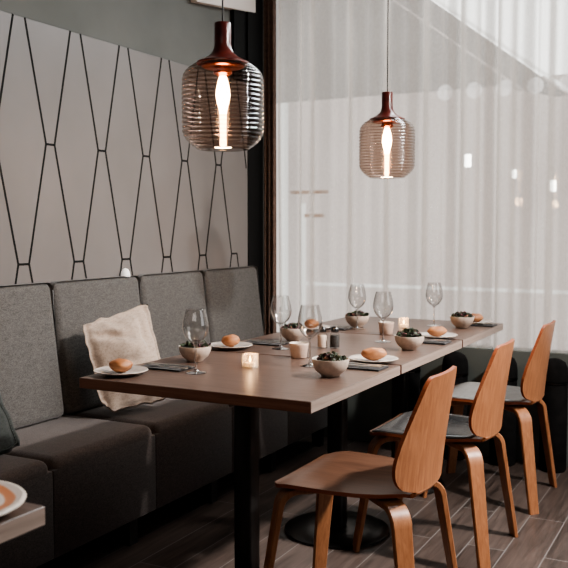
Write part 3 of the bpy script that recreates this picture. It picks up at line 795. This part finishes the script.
B=[(-.66,.44,'leftmost salad bowl, near the linen cushion on the nearest table','dark leafy salad heaped in the leftmost bowl'),
   (-.61,1.085,'bowl on the wall side behind the nearest peach cup','red and dark leaf salad in the bowl behind the nearest peach cup'),
   (-.12,.385,'closest stoneware bowl at the open corner of the nearest table','dark green salad in the closest bowl'),
   (-.569,1.66,'far left bowl on the table end beside the curtain','dark salad in the far left bowl by the curtain'),
   (-.10,1.055,'bowl at the chair side of the middle table, behind the nearest plate','salad with upright dark leaves in the bowl on the middle table'),
   (-.125,1.85,'last bowl at the chair side beside the curtain','black berry-like salad in the last bowl at the table end')]
for i,(x,y,lb,ls) in enumerate(B):
    bowl(lb,x,y,1.0 if i!=2 else 1.04); salad(ls,x,y,1,seed=i+1,h=(.004 if i!=4 else .010))
Pl=[(-.715,.105,'plate with a round roll at the left corner of the nearest table','round bread roll on the plate at the left table corner',0,.034,.031),
    (-.715,.765,'plate with a roll at the wall side, left of the lit tealight','bread roll on the wall side plate behind the lit tealight',.6,.032,.028),
    (-.105,.705,'plate with an oval roll on the near chair side','oval bread roll on the plate beside the nearest chair',.5,.040,.026),
    (-.112,1.43,'plate with a roll at the chair side of the middle joint','oval bread roll on the plate between the two chair side bowls',.9,.040,.027),
    (-.115,2.030,'plate with a roll behind the last bowl at the table end','bread roll half hidden behind the last bowl',.5,.036,.028),
    (-.70,1.44,'plate at the wall side of the farthest table, mostly behind glasses','bread roll on the mostly hidden wall side plate of the farthest table',.2,.03,.027)]
for i,(x,y,lb,lr,rz,l,w) in enumerate(Pl):
    plate(lb,x,y); roll(lr,x+.003,y-.004,rz,l,w,.036 if i!=1 else .038,i*3)
NP=[(-.66,.27,'black napkin with cutlery between the left corner plate and leftmost bowl'),
    (-.66,.945,'black napkin with cutlery to the right of the wall side plate'),
    (-.10,.575,'black napkin with cutlery in front of the near chair side plate'),
    (-.10,1.285,'black napkin with cutlery in front of the chair side plate past the joint'),
    (-.085,1.975,'black napkin with cutlery at the far right end of the tables'),
    (-.64,1.535,'black napkin with cutlery left of the far left bowl')]
for x,y,lb in NP:
    left=x<-.4
    napkin(lb,x,y,0,.165,.09)
    w_=lb.split('cutlery ')[1]
    rz=PI if left else 0
    cutlery('fork','steel fork on the black napkin '+w_,x+(-.0 if left else .0),y-.02,rz)
    cutlery('knife','steel knife on the black napkin '+w_,x,y+.018,rz)
cup('peach ceramic cup nearest the camera, behind the lit tealight',-.378,.678)
cup('peach ceramic cup on the farther part of the tables, behind a wine glass',-.350,1.465)
candle('lit tealight in square frosted glass on the nearest table',-.423,.41,.08,.16)
candle('lit tealight in square frosted glass near the curtain end of the tables',-.36,1.715,.2,.2)
shaker('salt_shaker','salt shaker with pale pink salt beside the pepper shaker',-.414,.950)
shaker('pepper_shaker','pepper shaker with black pepper and a steel cap',-.370,.968)

# foreground plate
t=thing('glazed_plate','cream rimmed plate with orange swirl glaze on the foreground table corner','plate',(-.128,-1.078,Z)); t.scale=(.955,.955,1)
bm=bmesh.new(); lathe(bm,[(0,0),(.075,0),(.080,.004),(.118,.012),(.1295,.017),(.131,.020),(.1285,.0225),(.118,.022)],64); obj('dish',bm,M['ceramic_in'],t,angle=0)
bm=bmesh.new(); lathe(bm,[(.1235,.0232),(.112,.0200),(.085,.0165),(.04,.0155),(0,.0155)],64); obj('swirl_glaze',bm,M['swirl'],t,angle=0)

# ------------------------------------------------------------------ lights
def area(name,loc,target,sx,sy,e,color,spread=180):
    ld=bpy.data.lights.new(name,'AREA'); ld.spread=math.radians(spread); ld.shape='RECTANGLE'; ld.size=sx; ld.size_y=sy; ld.energy=e; ld.color=color
    o=bpy.data.objects.new(name,ld); link(o); o.location=loc
    o.rotation_euler=(Vector(target)-Vector(loc)).to_track_quat('-Z','Y').to_euler(); return o
area('window_glow',(.6,2.05,2.9),(-.6,-.4,.9),2.8,.35,40,(.93,.98,1),120)
area('key_spot',(2.05,1.05,2.85),(0,.7,.5),.16,.16,50,(1,.94,.9),90)
ld=bpy.data.lights.new('bench_spot','SPOT'); ld.energy=160; ld.color=(1,.95,.91); ld.spot_size=math.radians(36); ld.spot_blend=.6; ld.shadow_soft_size=.08
lo=bpy.data.objects.new('bench_spot',ld); link(lo); lo.location=(2.2,1.75,2.3); lo.rotation_euler=(Vector((-1.3,.95,.75))-Vector(lo.location)).to_track_quat('-Z','Y').to_euler()
area('side_window',(3.1,1.0,1.6),(-1.2,.9,.9),1.8,1.5,8,(.96,.98,1),130)
area('room_fill',(.8,-3.2,2.7),(-.6,1.2,1.4),2.5,1.5,9,(1,.93,.88),120)

w=bpy.data.worlds.new('world'); S.world=w; w.use_nodes=True
w.node_tree.nodes['Background'].inputs[0].default_value=(.85,.88,.92,1); w.node_tree.nodes['Background'].inputs[1].default_value=.5

# ------------------------------------------------------------------ camera
cd=bpy.data.cameras.new('camera'); cam=bpy.data.objects.new('camera',cd); link(cam)
cd.sensor_width=36; cd.sensor_fit='HORIZONTAL'; cd.lens=857/568*36
cam.location=(.98239,-2.02019,1.21)
F=Vector((-0.46474353,0.88304118,-0.06520516))
cam.rotation_euler=F.to_track_quat('-Z','Y').to_euler()
cd.clip_start=.02
cd.dof.use_dof=True; cd.dof.focus_distance=2.75; cd.dof.aperture_fstop=7
S.camera=cam
S.view_settings.view_transform='AgX'; S.view_settings.look='AgX - Medium High Contrast'; S.view_settings.exposure=0.0
S.cycles.use_denoising=True
S.cycles.max_bounces=10; S.cycles.transparent_max_bounces=24
S.cycles.sample_clamp_indirect=4
S.cycles.caustics_reflective=False; S.cycles.caustics_refractive=False
